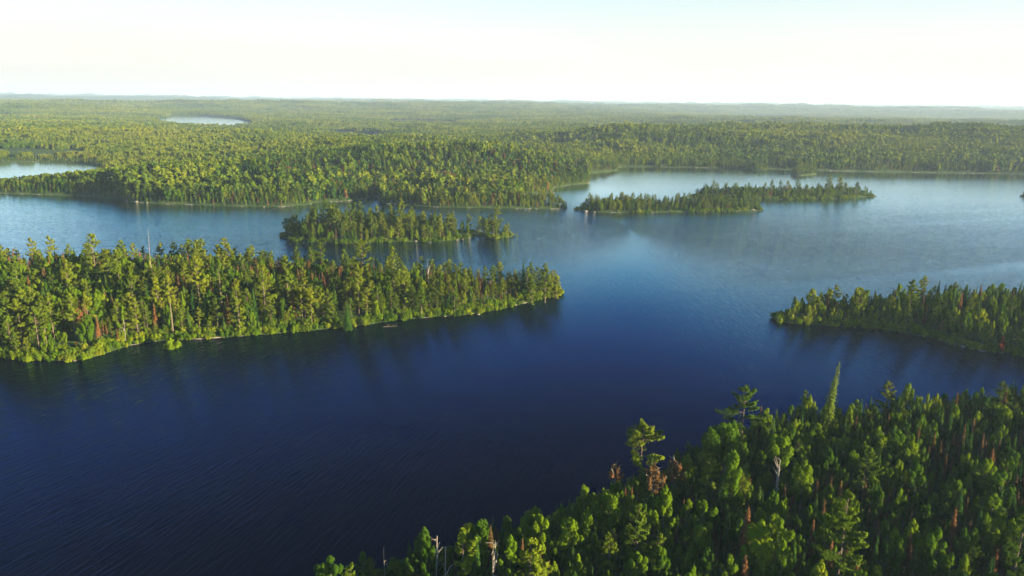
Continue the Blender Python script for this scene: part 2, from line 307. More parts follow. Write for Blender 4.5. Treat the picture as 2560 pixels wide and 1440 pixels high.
def g_pine(rng, H, q=1., base=.25, wide=.2, flat=False):
    path = trunk_path(rng, H, .018); tp = [tube(path-np.array([0, 0, .6]), np.linspace(H*.016, .04, 7), 6)]
    z = base*H; C = []; N = []; A = []
    side = rng.uniform(0, 6.28)
    while z < H*.985:
        t_ = (z-base*H)/(H*(1-base))
        prof = (min(1, .45+t_*2.2) if not flat else min(1, .3+t_*1.4))*((1-t_)**(.62 if not flat else .42))
        for k in range(rng.integers(3, 6)):
            if rng.random() < .12: continue
            az = rng.uniform(0, 6.28); Lb = H*wide*prof*rng.uniform(.55, 1.2)*(1+.22*math.cos(az-side))+.25
            zz_ = z+rng.uniform(-.3, .3); p0 = at_h(path, np.array([zz_]))[0]
            rise = rng.uniform(-.02, .22)+.35*t_
            s = np.linspace(0, 1, 5)[:, None]; dirh = np.array([math.cos(az), math.sin(az), 0])
            br = p0+dirh*Lb*s+np.array([0, 0, 1.])*(rise*Lb*s**1.5)
            if q > .5: tp.append(tube(br[:4], np.linspace(.07, .02, 4), 3))
            m_ = max(3, int((16+34*Lb)*q)); u = rng.uniform(.25, 1.05, m_)**.75
            pos = p0+dirh*(Lb*u)[:, None]+np.array([0, 0, 1.])*(rise*Lb*u**1.5)[:, None]
            lat = np.array([-math.sin(az), math.cos(az), 0]); wd = .22*Lb*(1.25-u)+.18
            pos += lat*(rng.uniform(-1, 1, m_)*wd)[:, None]+np.array([0, 0, 1.])*rng.normal(.08, .16, m_)[:, None]
            C.append(pos); N.append(dirh*.6+np.array([0, 0, .75])+rng.normal(0, .4, (m_, 3)))
            A.append(dirh+np.array([0, 0, .35])+lat*rng.normal(0, .5, m_)[:, None])
        z += rng.uniform(.75, 1.5)*(H/20)**.4*(.6+.6*(1-t_))
    m_ = int(50*q)+4; top = at_h(path, np.full(m_, H))+rng.normal(0, .22, (m_, 3))-np.array([0, 0, .2]); C.append(top); N.append(rnd_unit(rng, m_)); A.append(np.tile([0, 0, 1.], (m_, 1)))
    C, N, A = map(np.vstack, (C, N, A)); s = .30/q**.5
    return leaves(C, N, A, s*rng.uniform(.7, 1.3, len(C)), 1.9*s*rng.uniform(.7, 1.2, len(C))), join(tp)
def lobe(rng, c, r, hl, m_, pt=1.5):
    """an upright pointed leaf clump"""
    u = rng.uniform(-1, 1, m_); az = rng.uniform(0, 6.283, m_)
    rr_ = np.clip(1-np.abs(u)**pt, 0, 1)**.6*np.where(u > 0, 1, .9); k = rng.uniform(.55, 1.08, m_)
    rad_ = np.stack([np.cos(az), np.sin(az), np.zeros(m_)], -1)
    pos = c+rad_*(r*rr_*k)[:, None]+np.array([0, 0, 1.])*(u*hl)[:, None]
    return pos, rad_+np.array([0, 0, .45])+np.array([0, 0, 1.])*(u*.6)[:, None]+rng.normal(0, .38, (m_, 3))
def g_leafy(rng, H, q=1., base=.3, wide=.15, nl=14, lobes=1., rnd=0., top=None):
    """broadleaf crown of upright pointed sprays: low outer ones lean out, one leader on top"""
    path = trunk_path(rng, H*.9, .02); tp = [tube(path-np.array([0, 0, .5]), np.linspace(H*.011, .03, 7), 5)]
    C = []; N = []
    for k in range(nl):
        f = k/(nl-1.); zf = base+(.86-base)*f**.85; az = k*2.4+rng.uniform(-.6, .6)
        prof = (1-f)**.55*min(1, .55+f*2.2) if rnd < .5 else math.sin(math.pi*min(1, .2+.8*f))**.6
        off = H*wide*prof*rng.uniform(.6, 1.25)*(k < nl-1)
        r_ = H*(.056+.02*rnd)*rng.uniform(.75, 1.25)*lobes*(1.15-.4*f); hl = r_*rng.uniform(1.7, 2.7)*(1-.35*rnd)
        c = at_h(path, np.array([zf*H]))[0]+np.array([math.cos(az)*off, math.sin(az)*off, 0])
        m_ = max(7, int(230*q*(r_/.7)**1.5)); a, b_ = lobe(rng, np.zeros(3), r_, hl, m_, 1.35+rnd)
        tilt = .35*off/(H*wide+.01); a[:, 0] += a[:, 2]*math.cos(az)*tilt; a[:, 1] += a[:, 2]*math.sin(az)*tilt
        C.append(a+c); N.append(b_)
        if q > .5 and k % 2 == 0:
            p0 = at_h(path, np.array([max(.2*H, c[2]-off*.9-.6)]))[0]
            tp.append(tube(np.array([p0, (p0+c)/2+np.array([0, 0, -.2]), c]), [.045, .03, .015], 3))
    m_ = int(150*q); u = rng.uniform(base, .8, m_); az = rng.uniform(0, 6.28, m_); rr_ = H*wide*.7*(1.05-u)*rng.uniform(.2, 1, m_)
    a = at_h(path, u*H)+np.stack([np.cos(az)*rr_, np.sin(az)*rr_, 0*u], -1); C.append(a); N.append(rnd_unit(rng, m_)+[0, 0, .4])
    C, N = map(np.vstack, (C, N)); s = .30/q**.5
    return leaves(C, N, np.array([0, 0, .9])+rng.normal(0, .55, C.shape), s*rng.uniform(.7, 1.3, len(C)), 1.5*s*rng.uniform(.7, 1.2, len(C))), join(tp)
def g_spruce(rng, H, q=1., Rb=.105, dens=1., base=.08, pw=.85):
    path = trunk_path(rng, H, .008); tp = [tube(path-np.array([0, 0, .5]), np.linspace(H*.012, .02, 7), 5)]
    m_ = int(1900*q*dens*(H/13)); t_ = 1-np.sqrt(rng.uniform(0, 1, m_)); t_ = np.clip(t_*1.02, 0, 1)
    ph = rng.uniform(0, 6.28); nt_ = int(H*1.1); az = rng.uniform(0, 6.283, m_)
    tier = (t_*nt_+.35*np.sin(az*2+ph)) % 1.
    lump = 1+.22*np.sin(az*3+t_*9+ph)+.15*np.sin(az*5-t_*21)
    rr_ = H*Rb*(1-t_)**pw*(.62+.5*(1-tier))*lump*rng.uniform(.35, 1.05, m_)**.5+.05
    rad_ = np.stack([np.cos(az), np.sin(az), np.zeros(m_)], -1)
    z = H*(base+(1-base)*t_)-.25*rr_
    C = at_h(path, z)+rad_*rr_[:, None]
    N = rad_*.75+np.array([0, 0, .6])+rng.normal(0, .35, (m_, 3)); s = .26/q**.5*(.6+.6*(1-t_))
    return leaves(C, N, rad_+np.array([0, 0, -.35])+rng.normal(0, .25, (m_, 3)), s, s*2.), join(tp)
def g_dead(rng, H, q=1.):
    (lv, lf), (tv, tf) = g_spruce(rng, H, q*.8, rng.uniform(.065, .095), .75, .12)
    return (lv, lf), (tv, tf)
def g_snag(rng, H, forks=2, twigs=10, broken=True, fat=1.):
    path = trunk_path(rng, H, .03); parts = [tube(path-np.array([0, 0, .5]), fat*np.linspace(H*.012, .03 if not broken else .07, 7), 6)]
    for k in range(forks):
        z = H*rng.uniform(.5, .8); az = rng.uniform(0, 6.28); L_ = H*rng.uniform(.2, .32); p0 = at_h(path, np.array([z]))[0]
        d = np.array([math.cos(az)*.5, math.sin(az)*.5, .85]); s = np.linspace(0, 1, 4)[:, None]
        parts.append(tube(p0+d*L_*s+rng.normal(0, .1, (4, 3))*s, np.linspace(.13, .03, 4), 4))
    for k in range(twigs):
        z = H*rng.uniform(.35, .98); az = rng.uniform(0, 6.28); L_ = rng.uniform(.4, 1.5); p0 = at_h(path, np.array([z]))[0]
        d = np.array([math.cos(az), math.sin(az), rng.uniform(-.1, .7)]); s = np.linspace(0, 1, 3)[:, None]
        parts.append(tube(p0+d*L_*s+rng.normal(0, .06, (3, 3))*s, [.06, .035, .015], 3))
    return join(parts)

class Kind:
    def __init__(s, name, cat, gen, leafmat, bark): s.name, s.cat, s.gen, s.lm, s.bark = name, cat, gen, leafmat, bark; s.full = []; s.lod = []
def whole(name, lv, tv, lm, bk, tint=0.):
    V_, F_ = join([lv, tv]); mi = np.r_[np.zeros(len(lv[1])), np.ones(len(tv[1]))]
    return mesh(name, V_, F_, [lm, bk], mi)
rng = np.random.default_rng(7)
def vpine(r_, H, q): return g_pine(r_, H, q, r_.uniform(.04, .26), r_.uniform(.22, .3), r_.random() < .25)
def vleaf(r_, H, q):
    rd = 0. if r_.random() < .72 else .7
    return g_leafy(r_, H, q, r_.uniform(.12, .36), r_.uniform(.13, .20), r_.integers(10, 17), r_.uniform(.9, 1.2), rd)
def vspr(r_, H, q): return g_spruce(r_, H, q, r_.uniform(.085, .125))
KINDS = {'pine': (Kind('pine_tree', 'pine tree', vpine, M_PINE, M_BARK), 20., 6), 'leafy': (Kind('leafy_tree', 'leafy tree', vleaf, M_LEAF, M_GREY), 12., 10),
         'spruce': (Kind('spruce_tree', 'spruce tree', vspr, M_SPRUCE, M_BARK), 12., 5), 'dead': (Kind('rusty_spruce', 'spruce tree', g_dead, M_RUST, M_DEADW), 11., 4)}
for kk, (K, H0, nv) in KINDS.items():
    for v in range(nv):
        Hh = H0; lv, tv = K.gen(np.random.default_rng(100+v*7), Hh, 1.)
        K.full.append((mesh(K.name+'_crown', *lv, [K.lm]), mesh(K.name+'_trunk', *tv, [K.bark])))
        lv, tv = K.gen(np.random.default_rng(100+v*7), Hh, .22)
        K.lod.append(whole(K.name+'_small', lv, tv, K.lm, K.bark))

# ------------------------------------------------------------------ where trees stand
def scatter(region, step, box, mar=1.2, seed=1, sector=(-44, 44)):
    r_ = np.random.default_rng(seed); x0, x1, y0, y1 = box
    X, Y = np.meshgrid(np.arange(x0, x1, step), np.arange(y0, y1, step)); X = X+(np.arange(X.shape[0]) % 2)[:, None]*step/2
    X = (X+r_.uniform(-.42, .42, X.shape)*step).ravel(); Y = (Y+r_.uniform(-.42, .42, Y.shape)*step).ravel()
    d = region_sdf(region, X, Y); a = np.degrees(np.arctan2(X, Y)); k_ = (d > mar) & (a > sector[0]) & (a < sector[1])
    return X[k_], Y[k_], d[k_]
def bbox(k, m_=5):
    p = LAND[k]['pg']; return p[:, 0].min()-m_, p[:, 0].max()+m_, p[:, 1].min()-m_, p[:, 1].max()+m_
MIX = {  # pine, leafy, spruce, dead ; step ; size factor
 'near': ((.16, .44, .18, .22), 2.85, .95), 'island': ((.36, .32, .24, .08), 2.7, .70), 'rocky': ((.15, .38, .37, .10), 2.6, .62), 'long': ((.10, .55, .20, .15), 2.8, .68),
 'islet': ((.3, .4, .3, 0), 2.6, .62), 'edge': ((.3, .3, .4, 0), 3., .5), 'point': ((.06, .56, .25, .13), 2.7, .68), 'fore': ((.03, .58, .24, .15), 2.3, .63)}
RUSTY = poly([(315,700),(340,705),(385,712),(433,738),(445,742),(570,700),(712,702),(235,858),(819,760),(890,745),(1056,735),(1200,755),(1280,765),(60,730)])
TREES = []   # dict(region, kind, x, y, h, v, rot)
HEROES = []
for ri, (rg, (mix, step, sf)) in enumerate(MIX.items()):
    X, Y, D = scatter(rg, step, bbox(rg) if rg != 'fore' else (-60, 240, 80, 260), 1.3, 40+ri, (-44, 44) if rg not in ('fore', 'point') else (-44, 62))
    r_ = np.random.default_rng(60+ri); n = len(X)
    if rg == 'island':
        qx = W2P(X, Y, 0*X)[0]; k_ = (qx < 1138) | (qx > 1222) | (r_.random(n) < .22); X, Y, D = X[k_], Y[k_], D[k_]; n = len(X)
    n1_ = fbm(X/16, Y/16, 31, 3); n2_ = fbm(X/22, Y/22, 77, 3); hz = fbm(X/14, Y/14, 91, 2)
    for q_ in range(n):
        wgt = np.array(mix)*np.array([1., 1.+3*(n2_[q_]-.5), 1.+2*(n1_[q_]-.5), max(.05, 1+9*(n1_[q_]-.55))])
        wgt = np.clip(wgt, .01, None)
        if rg == 'near' and RUSTY is not None and np.min(np.hypot(RUSTY[:, 0]-X[q_], RUSTY[:, 1]-Y[q_])) < 6.5: wgt = np.array([.04, .1, .08, .8])
        if rg == 'near' and D[q_] < 14: wgt[0] *= 3.; wgt[3] *= .5
        kd = ['pine', 'leafy', 'spruce', 'dead'][r_.choice(4, p=wgt/wgt.sum())]
        base = {'pine': 14.5, 'leafy': 10.5, 'spruce': 11, 'dead': 10.5}[kd]
        if rg == 'near' and D[q_] < 13 and r_.random() < .45: base *= .5
        if rg == 'island' and kd == 'pine': base = 17
        if rg == 'near' and D[q_] > 16 and kd == 'pine': base = 11.8
        if rg in ('fore', 'point') and kd == 'pine': base = 14 if X[q_] > 10 else 9
        if rg == 'fore' and kd == 'leafy': base = 11.5
        h_ = base*sf*r_.uniform(.72, 1.22)*(.8+.4*hz[q_])*min(1., .55+D[q_]/12)
        if rg == 'near': h_ *= np.interp(X[q_], [-110, -45, 20], [1, .82, .66])
        if kd == 'pine' and rg != 'rocky' and r_.random() < (.05 if rg == 'near' else .15): h_ *= 1.35
        if rg in ('fore', 'point'): h_ *= r_.choice([.62, .8, 1., 1.28], p=[.25, .3, .27, .18])
        TREES.append([rg, kd, X[q_], Y[q_], h_, r_.integers(0, 100), r_.uniform(0, 6.28), D[q_]])
#print('TREES', len(TREES), {k: sum(1 for t_ in TREES if t_[1] == k) for k in KINDS}, {k: sum(1 for t_ in TREES if t_[0] == k) for k in MIX})


# ------------------------------------------------------------------ trees that stand out, each at its own spot
def unproject_height(px_, pb, pt):
    x_, y_ = P2W(px_, pb)
    for _ in range(4):
        z_ = float(height(np.array([x_]), np.array([y_]))[0]); x_, y_ = P2W(px_, pb, max(z_, 0))
    lo, hi = 1., 60.
    for _ in range(30):
        mid = (lo+hi)/2; q_ = W2P(np.array([x_]), np.array([y_]), np.array([z_+mid]))[1][0]
        lo, hi = (mid, hi) if q_ > pt else (lo, mid)
    return x_, y_, z_, mid
def pn(b, w_, flat=False): return lambda r_, H: g_pine(r_, H, 1.3, b, w_, flat)
def lf(b, w_, n=14, lob=1., rd=0.): return lambda r_, H: g_leafy(r_, H, 1.2, b, w_, n, lob, rd)
def sp(rb, d=1., b=.1, pw=.85): return lambda r_, H: g_spruce(r_, H, 1., rb, d, b, pw)
def bare(f, tw, br, fat=1.): return lambda r_, H: (None, g_snag(r_, H, f, tw, br, fat))
def airy(r_, H):
    lv, _ = g_leafy(r_, H, .35, .6, .16, 12, .55, .3); return lv, g_snag(r_, H*.97, 3, 26, False, .6)
LM = []  # landmarks used in labels: region, px, py, phrase
HERO_XY = []
def hero(rg, kind, px_, pb, pt, gen, lm, bk, label, phrase=None, cat=None, lean=0.):
    x_, y_, z_, H = unproject_height(px_, pb, pt); r_ = np.random.default_rng(int(px_*7+pt))
    lv, tv = gen(r_, H)
    e = link(kind, None, label, cat or kind.replace('_', ' ')); e.location = (x_, y_, z_); e.rotation_euler = (0, lean, r_.uniform(0, .3) if lean else r_.uniform(0, 6.28))
    if lv is not None: link('crown', mesh('crown', *lv, [lm]), parent=e)
    link('trunk', mesh('trunk', *tv, [bk]), parent=e)
    HERO_XY.append((x_, y_, H))
    if phrase: LM.append((rg, px_, pt+20, phrase))
H_ = hero
H_('fore','pine_tree',1600,1224,1058,pn(.42,.36),M_PINE,M_BARK,'round-crowned pine standing alone against the water at the wooded corner of the shore','the lone waterside pine')
H_('fore','pine_tree',1850,1132,968,pn(.35,.36),M_PINE,M_BARK,'big bushy pine rising above the shore, between the lone waterside pine and the leaning spire','the big bushy pine')
H_('fore','spruce_tree',2056,1100,905,sp(.07,.85,.12,.55),M_PINE,M_BARK,'tall narrow yellowish spruce leaning against the water above the nearest shore','the leaning spire',lean=.09)
H_('fore','leafy_tree',1808,1225,1045,lf(.5,.15,13,1.1,.8),M_LEAF,M_PALE,'pale green tree with a bare white trunk just below the big bushy pine','the white-trunked tree')
H_('fore','leafy_tree',1937,1250,1078,lf(.58,.11,10,1.05,.8),M_LEAF,M_PALE,'small-headed tree on a thin white trunk directly above the forked grey snag','the thin white-trunked tree')
H_('fore','bare_tree',1936,1280,1143,bare(3,12,True),None,M_DEADW,'grey forked snag poking from the dark canopy below the thin white-trunked tree','the forked grey snag')
H_('fore','dying_tree',1627,1315,1148,airy,M_RUST,M_PALE,'half bare tree with brownish crown on a pale branching trunk near the corner','the brown-topped tree')
H_('fore','dying_tree',1680,1265,1138,airy,M_RUST,M_DEADW,'spreading dead-topped tree at the edge of shade, right of the lone waterside pine')
H_('fore','dying_tree',1535,1262,1150,airy,M_RUST,M_DEADW,'small pinkish bare-twigged tree against the dark water, left of the lone waterside pine')
H_('fore','leafy_tree',1820,1300,1115,lf(.12,.10,18,1.),M_LEAF,M_GREY,'bright pillar-shaped tree tapering to a point below the white-trunked tree','the bright pillar tree')
H_('fore','pine_tree',2085,1500,1235,pn(.2,.26),M_PINE,M_BARK,'largest pine of the near forest, with long drooping tiers of olive branches','the largest near pine')
H_('fore','pine_tree',2520,1500,1255,pn(.15,.19),M_PINE,M_BARK,'broad olive pine near the right frame edge in the nearest forest','the right-edge pine')
H_('fore','pine_tree',1158,1530,1328,pn(.5,.19,True),M_PINE,M_BARK,'round yellow-green pine beside the broken pale trunk at the bottom edge','the round bottom pine')
H_('fore','pine_tree',1320,1590,1350,pn(.25,.24),M_PINE,M_BARK,'wide yellow-green pine with upswept boughs cut by the bottom edge','the wide bottom pine')
H_('fore','bare_tree',1116,1520,1362,bare(1,7,True,.8),None,M_DEADW,'weathered broken trunk left of the round bottom pine','the broken pale trunk')
H_('fore','bare_tree',1232,1520,1343,bare(3,18,False,.55),None,M_DEADW,'twisted forked bare tree between the round and the wide bottom pines','the twisted bare tree')
H_('fore','bare_tree',963,1470,1360,bare(0,2,True,.6),None,M_DEADW,'thin pale dead pole alone against the black water','the thin dead pole')
H_('fore','bare_tree',1092,1480,1333,bare(3,9,True),None,M_DEADW,'dim grey forked snag in the shade left of the round bottom pine')
H_('fore','leafy_tree',1905,1480,1342,lf(.2,.14,15,1.),M_LEAF,M_GREY,'left of the pair of sunlit pointed trees near the bottom edge','the sunlit pointed pair')
H_('fore','leafy_tree',1945,1495,1345,lf(.2,.16,15,1.),M_LEAF,M_GREY,'right of the pair of sunlit pointed trees near the bottom edge')
H_('fore','rusty_spruce',1857,1410,1262,sp(.14,.9),M_RUST,M_DEADW,'bushy rust-brown dead tree left of the largest near pine','the bushy brown tree')
H_('fore','rusty_spruce',1853,1500,1385,sp(.13,.9),M_RUST,M_DEADW,'small brown dead tree left of the sunlit pointed pair')
H_('fore','leafy_tree',1585,1480,1372,lf(.1,.2,18,1.1,.8),M_LEAF,M_GREY,'round bright bushy tree at the bottom edge right of the wide bottom pine','the round bright bush-like tree')
H_('fore','leafy_tree',1605,1390,1250,lf(.15,.15,16,1.),M_LEAF,M_GREY,'pointed bright green tree on the slope below the brown-topped tree','the pointed slope tree')
H_('fore','leafy_tree',1655,1370,1205,lf(.12,.15,18,1.),M_LEAF,M_GREY,'cone-shaped bright tree right of the brown-topped tree')
H_('point','red_tree',2500,884,838,lf(.3,.16,8,.9,.3),M_RED,M_GREY,'bright red-leaved tree near the shaded shore of the right-hand point','the red-leaved tree')
H_('point','rusty_spruce',2303,790,736,sp(.10),M_RUST,M_DEADW,'orange-brown dead spruce in the canopy of the right-hand point','the orange-brown spruce')
H_('point','pine_tree',2141,806,722,pn(.15,.22),M_PINE,M_BARK,'bushy yellowish pine in the middle of the right-hand point','the yellowish pine of the point')
H_('point','pine_tree',2040,800,742,pn(.1,.2),M_PINE,M_BARK,'pine nearest the tip of the right-hand point','the tip pine of the point')
H_('point','pine_tree',2270,800,700,pn(.3,.2),M_PINE,M_BARK,'pine breaking the skyline of the right-hand point')
for a,(px_,pt,pb,wd_,lab,ph) in enumerate([(58,645,800,.21,'tall layered pine near the left frame edge of the long near island','the left-edge pine'),
  (178,650,765,.2,'pine with wide flat tiers right of the left-edge pine','the wide-tiered pine'),
  (246,586,738,.2,'highest pine at the left of the long near island','the highest left pine'),
  (303,625,755,.2,'full pine just right of the highest left pine',None),
  (338,679,790,.19,'slim pine in front of the first rusty spruce cluster','the slim mid-slope pine'),
  (398,693,800,.2,'pine standing between the slim mid-slope pine and the tall tiered pine',None),
  (502,643,800,.21,'tall tiered pine one third along the near island','the tall tiered pine'),
  (558,652,800,.19,'pine directly right of the tall tiered pine',None),
  (665,661,800,.19,'ragged tall pine midway along the near island','the ragged pine'),
  (721,640,790,.21,'dense pine right of the ragged pine','the dense pine'),
  (912,600,755,.23,'broad-headed pine breaking the island skyline below the middle island','the broad skyline pine'),
  (987,618,765,.2,'skyline pine right of the broad skyline pine','the second skyline pine'),
  (1012,666,790,.19,'pine in front of the second skyline pine',None),
  (1053,712,795,.21,'low full pine above the shore driftwood','the low full pine'),
  (1136,704,788,.2,'wide pine near the pale shore strip towards the right end','the wide right-end pine'),
  (1329,690,763,.2,'layered pine left of the second-last tall pine at the near island tip',None),
  (1362,670,757,.22,'pine second from the right tip of the near island','the tip pine'),
  (1390,688,745,.25,'rounded pine at the very right tip of the near island',None),
  (190,741,850,.24,'short wide pine above the red shore shrub','the short wide pine'),
  (225,729,830,.2,'slender pine right of the short wide pine',None),
  (347,750,850,.22,'bright pine near the shore below the slim mid-slope pine','the bright shore pine'),
  (435,690,845,.12,'narrow tall pine with a long bare trunk above the shore','the bare-trunked pine'),
  (100,770,885,.25,'heavy-boughed pine low on the left shore','the heavy left pine'),
  (30,790,880,.25,'pine at the left frame edge close to the water',None),
  (600,720,838,.2,'olive pine by the shore left of the ragged tall pine',None),
  (780,720,820,.18,'narrow pine by the shore in the island middle','the narrow mid-shore pine'),
  (830,760,818,.3,'squat bushy pine at the shore in the island middle',None)]):
    H_('near','pine_tree',px_,pb,pt,pn((.15,.3,.08)[a%3] if 'bare' not in lab else .6,wd_,a%4==2),M_PINE,M_BARK,lab,ph)
H_('near','spruce_tree',1308,745,645,sp(.10),M_SPRUCE,M_BARK,'spruce spire standing above the skyline near the right tip of the near island','the skyline spire')
H_('near','spruce_tree',870,825,752,sp(.14),M_SPRUCE,M_BARK,'regular cone-shaped spruce at the shore of the near island','the shore cone spruce')
H_('near','bare_tree',388,735,566,bare(0,5,False,.45),None,M_DEADW,'bare needle-thin dead trunk rising above the near island canopy into the water behind','the needle-thin snag')
H_('near','bare_tree',316,862,795,bare(1,3,True,.7),None,M_DEADW,'pale crooked snag above the shore of the near island','the crooked shore snag')
H_('near','bare_tree',1072,740,647,bare(2,8,False,.5),None,M_DEADW,'pale bare tree on the near island skyline','the pale skyline snag')
H_('near','red_tree',142,775,728,lf(.2,.22,9,1.2,.8),M_RUST,M_GREY,'red-brown round tree half hidden behind the short wide pine','the red-brown round tree')
H_('near','red_shrub',193,880,856,lf(.05,.26,9,1.3,.5),M_RED,M_GREY,'small crimson shrub just above the left shore','the crimson shrub',cat='shrub')
H_('near','leafy_shrub',427,868,845,lf(.02,.3,16,2.4,.8),M_LEAF,M_GREY,'lone round bush standing in the water off the near island shore','the bush in the water',cat='shrub')
for a,(px_,pb,pt,lab,ph) in enumerate([(840,600,523,'tall airy pine above the left half of the middle island','the tallest airy pine'),(869,602,529,'airy pine right of the tallest airy pine',None),(792,600,526,'full-crowned pine at the left end of the middle island','the left-end pine'),
  (905,600,530,'pine between the airy pines and the island centre',None),(930,602,534,'dark pine at the centre left of the middle island',None),(1086,600,536,'left pine of the tall pair right of the island centre','the tall pair'),(1102,600,535,'right pine of the tall pair right of the island centre',None),
  (1169,597,559,'short full pine beside the bare granite shelf','the granite shelf pine'),(1199,592,540,'left of the two lone pines near the right tip','the two lone pines'),(1215,593,547,'right of the two lone pines near the right tip',None)]):
    H_('island','pine_tree',px_,pb,pt,pn(.45 if a<4 else .12,.17,a<4),M_PINE,M_BARK,lab,ph)
LM += [('rocky',1450,510,'the left tip of the rocky island'),('rocky',1600,500,'the left hump of the rocky island'),('rocky',1740,505,'the low gap of the rocky island'),('rocky',1895,515,'the right tip of the rocky island'),
  ('long',1740,480,'the left tip of the long far island'),('long',1900,465,'the rusty middle of the long far island'),('long',2050,465,'the high part of the long far island'),('long',2180,480,'the right tip of the long far island'),
  ('islet',2000,425,'the tiny far islet'),('edge',2555,485,'the islet at the right frame edge'),('point',1940,785,'the tip of the right-hand point'),('point',2400,850,'the boulder shore of the point'),('point',2540,720,'the right frame edge on the point'),
  ('island',715,580,'the left tip of the middle island'),('island',1260,580,'the right tip of the middle island'),('near',1400,720,'the right tip of the near island'),('near',640,620,'the skyline dip of the near island'),
  ('fore',2250,1000,'the far shoreline of the near forest'),('fore',2450,980,'the upper right canopy'),('fore',1450,1250,'the shaded shore slope'),('fore',2300,1300,'the dark hollow of the near forest'),('fore',1760,1400,'the dense bottom canopy'),('fore',2250,1430,'the bottom canopy right of the largest pine')]
hx = np.array(HERO_XY)
TREES = [t_ for t_ in TREES if np.min(np.hypot(hx[:, 0]-t_[2], hx[:, 1]-t_[3])) > 1.9]
for t_ in TREES:   # neighbours in front of a standout tree stay lower
    d_ = np.hypot(hx[:, 0]-t_[2], hx[:, 1]-t_[3]); k_ = int(np.argmin(d_))
    if d_[k_] < 9 and math.hypot(t_[2], t_[3]) < math.hypot(*hx[k_][:2]) and t_[4] > .62*hx[k_][2]: t_[4] = .62*hx[k_][2]

# ------------------------------------------------------------------ instanced woods
def wood(name, srcs, X, Y, Z, S, rot, idx, label, cat='forest', group=None):
    srcc = bpy.data.collections.get(srcs)
    me = bpy.data.meshes.new(name); me.vertices.add(len(X)); me.vertices.foreach_set('co', np.stack([X, Y, Z], -1).astype(np.float32).ravel())
    for an, ty, val in (('scl', 'FLOAT', S), ('rot', 'FLOAT', rot), ('idx', 'INT', idx)):
        a = me.attributes.new(an, ty, 'POINT'); a.data.foreach_set('value', np.asarray(val, np.float32 if ty == 'FLOAT' else np.int32))
    ng = bpy.data.node_groups.new(name, 'GeometryNodeTree')
    ng.interface.new_socket('Geometry', in_out='INPUT', socket_type='NodeSocketGeometry'); ng.interface.new_socket('Geometry', in_out='OUTPUT', socket_type='NodeSocketGeometry')
    gi = ng.nodes.new('NodeGroupInput'); go = ng.nodes.new('NodeGroupOutput'); ip = ng.nodes.new('GeometryNodeInstanceOnPoints'); ci = ng.nodes.new('GeometryNodeCollectionInfo')
    ci.inputs['Collection'].default_value = srcc; ci.inputs['Separate Children'].default_value = True; ci.inputs['Reset Children'].default_value = True
    def attr(n_, ty):
        a = ng.nodes.new('GeometryNodeInputNamedAttribute'); a.data_type = ty; a.inputs[0].default_value = n_; return a.outputs[0]
    cx = ng.nodes.new('ShaderNodeCombineXYZ'); ng.links.new(attr('rot', 'FLOAT'), cx.inputs[2])
    ng.links.new(gi.outputs[0], ip.inputs['Points']); ng.links.new(ci.outputs[0], ip.inputs['Instance']); ip.inputs['Pick Instance'].default_value = True
    ng.links.new(attr('idx', 'INT'), ip.inputs['Instance Index']); ng.links.new(cx.outputs[0], ip.inputs['Rotation']); ng.links.new(attr('scl', 'FLOAT'), ip.inputs['Scale'])
    ng.links.new(ip.outputs[0], go.inputs[0])
    o = link(name, me, label, cat, group, 'stuff'); md = o.modifiers.new('spread', 'NODES'); md.node_group = ng
    return o
def source(name, meshes):
    c = bpy.data.collections.new(name)
    for k_, me in enumerate(meshes):
        o = bpy.data.objects.new('%s_%03d' % (name, k_), me); c.objects.link(o)
    return c
order = []; ms = []
for kk, (K, H0, nv) in KINDS.items():
    for v in range(nv):
        order.append(('full', kk, v)); cm, tm = K.full[v]
        lv = [np.empty(len(cm.vertices)*3, np.float32), np.empty(len(tm.vertices)*3, np.float32)]
        cm.vertices.foreach_get('co', lv[0]); tm.vertices.foreach_get('co', lv[1])
        fs = []
        for q_ in (cm, tm):
            a = np.empty(len(q_.loops), np.int32); q_.loops.foreach_get('vertex_index', a); fs.append(a.reshape(-1, 4))
        K.full[v] = K.full[v]+(whole(K.name, (lv[0].reshape(-1, 3), fs[0]), (lv[1].reshape(-1, 3), fs[1]), K.lm, K.bark),)
        ms.append(K.full[v][2])
for kk, (K, H0, nv) in KINDS.items():
    for v in range(nv): order.append(('lod', kk, v)); ms.append(K.lod[v])
source('tree', ms); IDX = {o_: k_ for k_, o_ in enumerate(order)}

